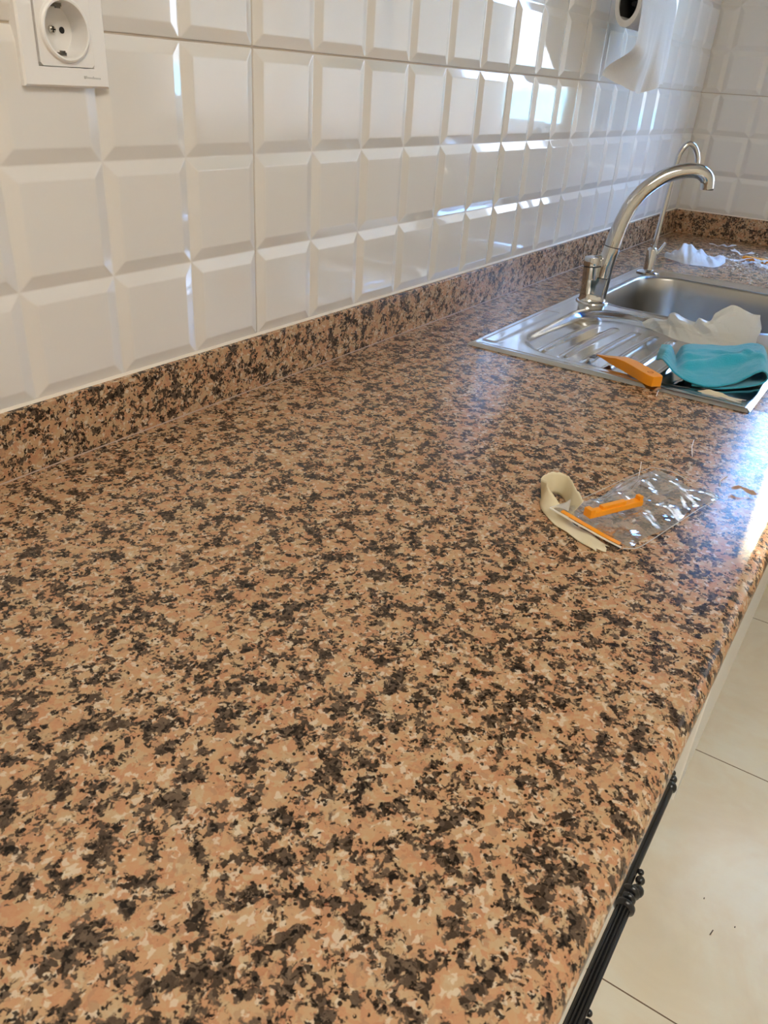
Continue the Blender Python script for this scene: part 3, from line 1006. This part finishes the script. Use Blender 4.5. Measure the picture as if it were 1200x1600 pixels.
FBk = [(0.640, -0.300, 0.910), (0.665, -0.322, 0.911), (0.668, -0.345, 0.912), (0.668, -0.370, 0.912), (0.672, -0.400, 0.912), (0.690, -0.425, 0.914), (0.700, -0.455, 0.914)]
fm = M('crumpled_film', loft([FF, FM, FT, FBk], 70, 36, film_disp), FILM, recalc=False)
tag(fm, 'crumpled milky white film beside the sink bowl, behind the turquoise cloth', 'paper')

ff2 = folds(23, 12, .013, .030)
def tis_disp(u, v, p_):
    k = math.sin(math.pi * v) * .9 + .1
    h = ff2(u * .16, v * .07) * k
    return V((-.6 * h, .1 * h, .7 * h))
TF = [(1.331, -0.119, 0.9025), (1.298, -0.158, 0.903), (1.285, -0.184, 0.9025), (1.290, -0.212, 0.903), (1.305, -0.247, 0.903), (1.385, -0.252, 0.903)]
TT = [(1.337, -0.120, 0.909), (1.335, -0.143, 0.921), (1.360, -0.160, 0.936), (1.369, -0.186, 0.924), (1.373, -0.214, 0.914), (1.410, -0.244, 0.912)]
TB = [(1.370, -0.112, 0.903), (1.420, -0.130, 0.903), (1.430, -0.155, 0.903), (1.430, -0.190, 0.903), (1.425, -0.215, 0.903), (1.440, -0.240, 0.903)]
tp_ = M('crumpled_tissue', loft([TF, TT, TB], 50, 26, tis_disp), TISSUE, recalc=False)
for v_ in tp_.data.vertices:
    v_.co.z = max(v_.co.z, .0006 + 0.0)
tag(tp_, 'crumpled white tissue on the worktop beyond the slim filter tap', 'tissue')

scraps = [(1.465, -0.262, .060, .024, -1.2, 31, 'white curled paper scrap touching the left end of the orange strip'),
          (1.435, -0.300, .040, .030, -.4, 32, 'small white paper scrap in front of the far orange strip'),
          (1.470, -0.318, .045, .022, 1.0, 33, 'white paper scrap lying across the middle of the far orange strip'),
          (1.555, -0.255, .050, .014, -1.4, 34, 'thin pale paper scrap behind the far orange strip'),
          (1.400, -0.335, .035, .025, .6, 35, 'pale paper scrap nearest the sink among the far debris'),
          (1.62, -0.19, .060, .008, -1.3, 36, 'long thin pale sliver beyond the crumpled tissue')]
for x, y, lx, ly, r_, sd, lb in scraps:
    o = M('paper_scrap', sheet_patch(x, y, ZC, lx, ly, r_, sd, .003, lambda a, b: .004 + .004 * a * a, .18, 14, 10), TISSUE)
    tag(o, lb, 'scrap', 'paper scraps at the far end of the worktop')

def strip(P, wd, th):
    """flat strip along plan points (x, y, z)"""
    v, f = [], []
    n = len(P)
    for i in range(n):
        a, b = V(P[max(i - 1, 0)]), V(P[min(i + 1, n - 1)])
        d = (b - a).normalized(); nn = V((-d.y, d.x, 0)).normalized() * wd / 2
        p_ = V(P[i])
        for s, z in ((-1, 0), (1, 0), (1, th), (-1, th)):
            q = p_ + nn * s
            v.append((q.x, q.y, q.z + z))
    for i in range(n - 1):
        for k in range(4):
            a, b = i * 4 + k, i * 4 + (k + 1) % 4
            f.append((a, b, b + 4, a + 4))
    f += [(0, 1, 2, 3), tuple(range((n - 1) * 4, n * 4))]
    return v, f
osx = M('orange_tool', strip([(1.498, -0.270, ZC), (1.492, -0.31, ZC), (1.486, -0.350, ZC), (1.480, -0.40, ZC)], .018, .009), ORANGE, bevel=.001)
tag(osx, 'orange plastic strip among paper scraps at the far end of the worktop', 'tool')

# crumbs of dried sealant around the far debris: uncountable
rn = random.Random(3)
P = []
for k in range(420):
    x = rn.gauss(1.41, .10); y = rn.gauss(-0.315, .06)
    if x < SX1 + .01 or x > 1.76 or y < -.59 or y > -.05:
        continue
    q = rn.uniform(.0008, .0030)
    P.append(sphere((x, y, ZC + q * .62), q, 6, (1, rn.uniform(.5, 1.6), .6)))
cb = M('crumbs', join(*P), mat('pale_crumbs', (0.70, 0.62, 0.54), 0.8))
tag(cb, 'scattered pale crumbs of dried sealant on the worktop beyond the sink', 'crumbs', kind='stuff')

# ------------------------------------------------------------------ masking tape curl
def tape():
    # the strip stands on edge around the far side of a loop, then twists flat into the tail
    ctr = catmull([(-0.074, -0.441, 0), (-0.059, -0.434, 0), (-0.046, -0.427, 0), (-0.036, -0.418, 0), (-0.037, -0.409, 0), (-0.050, -0.4055, 0), (-0.066, -0.410, 0), (-0.077, -0.421, 0), (-0.085, -0.436, 0), (-0.0925, -0.452, 0), (-0.100, -0.469, 0), (-0.108, -0.487, 0)], 8)
    n = len(ctr)
    def f(u, v):
        k = min(int(round(u * (n - 1))), n - 1)
        p_ = ctr[k]
        d = (ctr[min(k + 1, n - 1)] - ctr[max(k - 1, 0)]).normalized()
        nn = V((-d.y, d.x, 0))
        lay = smooth01(.48, .80, u)
        lay0 = smooth01(.16, .0, u)
        ang = math.radians(80) * (1 - lay) * (1 - .25 * lay0)
        wd = .021 - .004 * smooth01(.4, .6, u)
        lat = (v - .5 * lay) * wd * math.cos(ang)
        off = nn * (lat * (1 if lay > 0 else -1)) if lay > 0 else nn * (-lat)
        z = ZC + .0010 + v * wd * math.sin(ang)
        j = .0035 * math.sin(v * 9) + .0015 * math.sin(v * 31) if u > .985 else 0
        rag = .0016 * mnoise.noise(V((u * 45, 0, 0))) if v > .9 else 0
        return (p_.x + off.x - d.x * j, p_.y + off.y - d.y * j, z + rag * (1 - lay) + .0006 * lay * (1 + math.sin(u * 40 + v * 4)))
    return grid(f, n - 1, 8)
tpo = M('masking_tape', tape(), TAPE, smooth=True)
solidify(tpo, .0005)
tag(tpo, 'curled piece of cream masking tape left of the clear plastic bag', 'tape')

# ------------------------------------------------------------------ clear plastic pouch with orange card edge
bag = thing('plastic_pouch', 'crumpled clear plastic pouch with an orange card edge on the worktop', 'packaging', (-0.02, -0.48, ZC))
A, B_, C_, D_ = V((-0.086, -0.430, 0)), V((-0.090, -0.506, 0)), V((0.062, -0.541, 0)), V((0.084, -0.470, 0))
def bag_layer(top):
    cr_ = folds(44 if top else 45, 16, .0062, .026)
    def f(u, v):
        p_ = (A * (1 - u) + D_ * u) * (1 - v) + (B_ * (1 - u) + C_ * u) * v
        e = min(u, 1 - u, v, 1 - v) * 4
        e = smooth01(0, 1, e)
        h = .0015 + (.011 * e if top else .0012 * e)
        h += (cr_(p_.x, p_.y + .48) * (.9 if top else .2)) * (0.35 + .65 * e)
        h += .010 * smooth01(.25, 0, u) * (1 - v) * 1.0
        x = p_.x + .004 * math.sin(v * 9) * u; y = p_.y + .003 * math.sin(u * 11)
        return (x, y, ZC + max(h, .0012 if top else .0005))
    return grid(f, 50, 34)
M('pouch_film', bag_layer(True), CLEAR, bag, smooth=False)
M('pouch_back', bag_layer(False), CLEAR, bag, smooth=False)
M('card_edge', strip([(-0.0885, -0.4275, ZC + .0125), (-0.0915, -0.452, ZC + .0085), (-0.0940, -0.480, ZC + .0040), (-0.0945, -0.498, ZC + .0012)], .0022, .0006), CARD, bag)
M('orange_card', strip([(-0.0855, -0.438, ZC + .0118), (-0.0885, -0.458, ZC + .0088), (-0.0910, -0.480, ZC + .0052), (-0.0920, -0.496, ZC + .0030)], .0048, .0006), ORANGE, bag)
SEAM = mat('pale_plastic_seam', (0.86, 0.85, 0.82), 0.2, Alpha=0.55)
M('folded_seam', join(
    tube(catmull([(-0.0945, -0.500, ZC + .0012), (-0.088, -0.5095, ZC + .0025), (-0.070, -0.5150, ZC + .0030), (-0.030, -0.5225, ZC + .0022), (0.02, -0.5335, ZC + .0030), (0.060, -0.5415, ZC + .0022), (0.072, -0.525, ZC + .0035)], 8), .00045, 8),
    tube(catmull([(-0.088, -0.4275, ZC + .0130), (-0.062, -0.434, ZC + .0100), (-0.030, -0.442, ZC + .0060), (0.030, -0.456, ZC + .0050), (0.083, -0.4695, ZC + .0040)], 8), .0003, 8),
    tube(catmull([(0.083, -0.4695, ZC + .0040), (0.082, -0.490, ZC + .0060), (0.076, -0.510, ZC + .0040)], 8), .00035, 8)), SEAM, bag, smooth=True)
M('pouch_flap', grid(lambda u, v: (-0.088 + .030 * u + .004 * v, -0.4275 - .007 * u - .016 * v * (1 - u), ZC + .0128 - .004 * u + .002 * math.sin(v * 3)), 8, 6), SEAM, bag)

# small orange holder lying on the pouch
oc = thing('blade_holder', 'small orange plastic blade holder lying on the clear pouch', 'tool', (-0.055, -0.475, ZC + .014))
def obox(p0, p1, wd, z0, z1, a=0.0, b=1.0):
    p0, p1 = V(p0), V(p1)
    d = p1 - p0
    q0, q1 = p0 + d * a, p0 + d * b
    n = V((-d.y, d.x)).normalized() * wd / 2
    v = []
    for z in (z0, z1):
        for q, s in ((q0, -1), (q0, 1), (q1, 1), (q1, -1)):
            v.append((q.x + n.x * s, q.y + n.y * s, z))
    return v, [(0, 1, 2, 3), (4, 7, 6, 5), (0, 4, 5, 1), (1, 5, 6, 2), (2, 6, 7, 3), (3, 7, 4, 0)]
c0, c1 = (-0.0855, -0.4620), (-0.030, -0.4905)
zz = ZC + .0145
M('holder_body', obox(c0, c1, .008, zz, zz + .0055), ORANGE, oc, bevel=.0006)
M('holder_rail', obox(c0, c1, .005, zz + .0055, zz + .0085, .22, .68), ORANGE, oc, bevel=.0004)
M('holder_end', obox(c0, c1, .009, zz + .0005, zz + .0085, -.03, .06), ORANGE, oc, bevel=.0005)
M('holder_hook', obox(c0, c1, .006, zz + .0055, zz + .0095, .93, 1.0), ORANGE, oc, bevel=.0004)

# ------------------------------------------------------------------ loose slivers on the worktop
def sliver(name, pts, r, m, label, cat='sliver', group='plastic slivers on the worktop'):
    o = M(name, tube(catmull(pts, 5), r, 6), m, smooth=True)
    tag(o, label, cat, group)
HAIR = mat('clear_sliver', (0.80, 0.76, 0.72), 0.3)
sliver('plastic_sliver', [(0.052, -0.466, ZC + .0010), (0.060, -0.464, ZC + .006), (0.066, -0.462, ZC + .014)], .00035, HAIR, 'fine upright clear sliver at the back edge of the plastic pouch')
sliver('plastic_sliver', [(0.150, -0.495, ZC + .0005), (0.175, -0.488, ZC + .0012), (0.200, -0.484, ZC + .0005)], .0004, HAIR, 'long fine clear sliver behind the plastic pouch')
sliver('plastic_sliver', [(0.095, -0.537, ZC + .0005), (0.108, -0.535, ZC + .0012), (0.125, -0.538, ZC + .0005)], .0004, HAIR, 'short clear sliver right of the plastic pouch')
sliver('plastic_sliver', [(0.352, -0.4010, ZC + .0005), (0.335, -0.402, ZC + .0012), (0.318, -0.405, ZC + .0005)][::-1], .0005, HAIR, 'short clear sliver just below the sink edge by the scraper')
ch = M('sealant_chip', sheet_patch(0.092, -0.560, ZC, .022, .006, -1.3, 61, .0015, lambda a, b: .0015 + .001 * a * a, .2, 10, 6), mat('brown_chip', (0.38, 0.25, 0.18), 0.6))
tag(ch, 'small brown curled chip near the front edge right of the pouch', 'chip')
ts = M('tape_scrap', sheet_patch(0.363, -0.476, ZC + .0045, .014, .048, .15, 62, .002, lambda a, b: .0020, .2, 10, 16), TAPE)
tag(ts, 'cream tape scrap on the steel corner below the turquoise cloth', 'tape')

GRIT = mat('dark_grit', (0.10, 0.08, 0.06), 0.7)
for gx, gy, gl_, ga, lb in ((0.3445, -0.7004, .0060, -0.17, 'small dark oblong speck of dirt on the beige floor tile'), (0.3791, -0.7314, .0014, 0, 'tiny round dark speck on the beige floor, right of the oblong one'), (0.4037, -0.6733, .0014, 0, 'tiny round dark speck on the beige floor, above the oblong one')):
    o = M('dirt_speck', tube([(gx - gl_ * math.cos(ga), gy - gl_ * math.sin(ga), .0009), (gx + gl_ * math.cos(ga), gy + gl_ * math.sin(ga), .0009)], .0009, 8), GRIT)
    tag(o, lb, 'dirt', 'dirt specks on the floor')
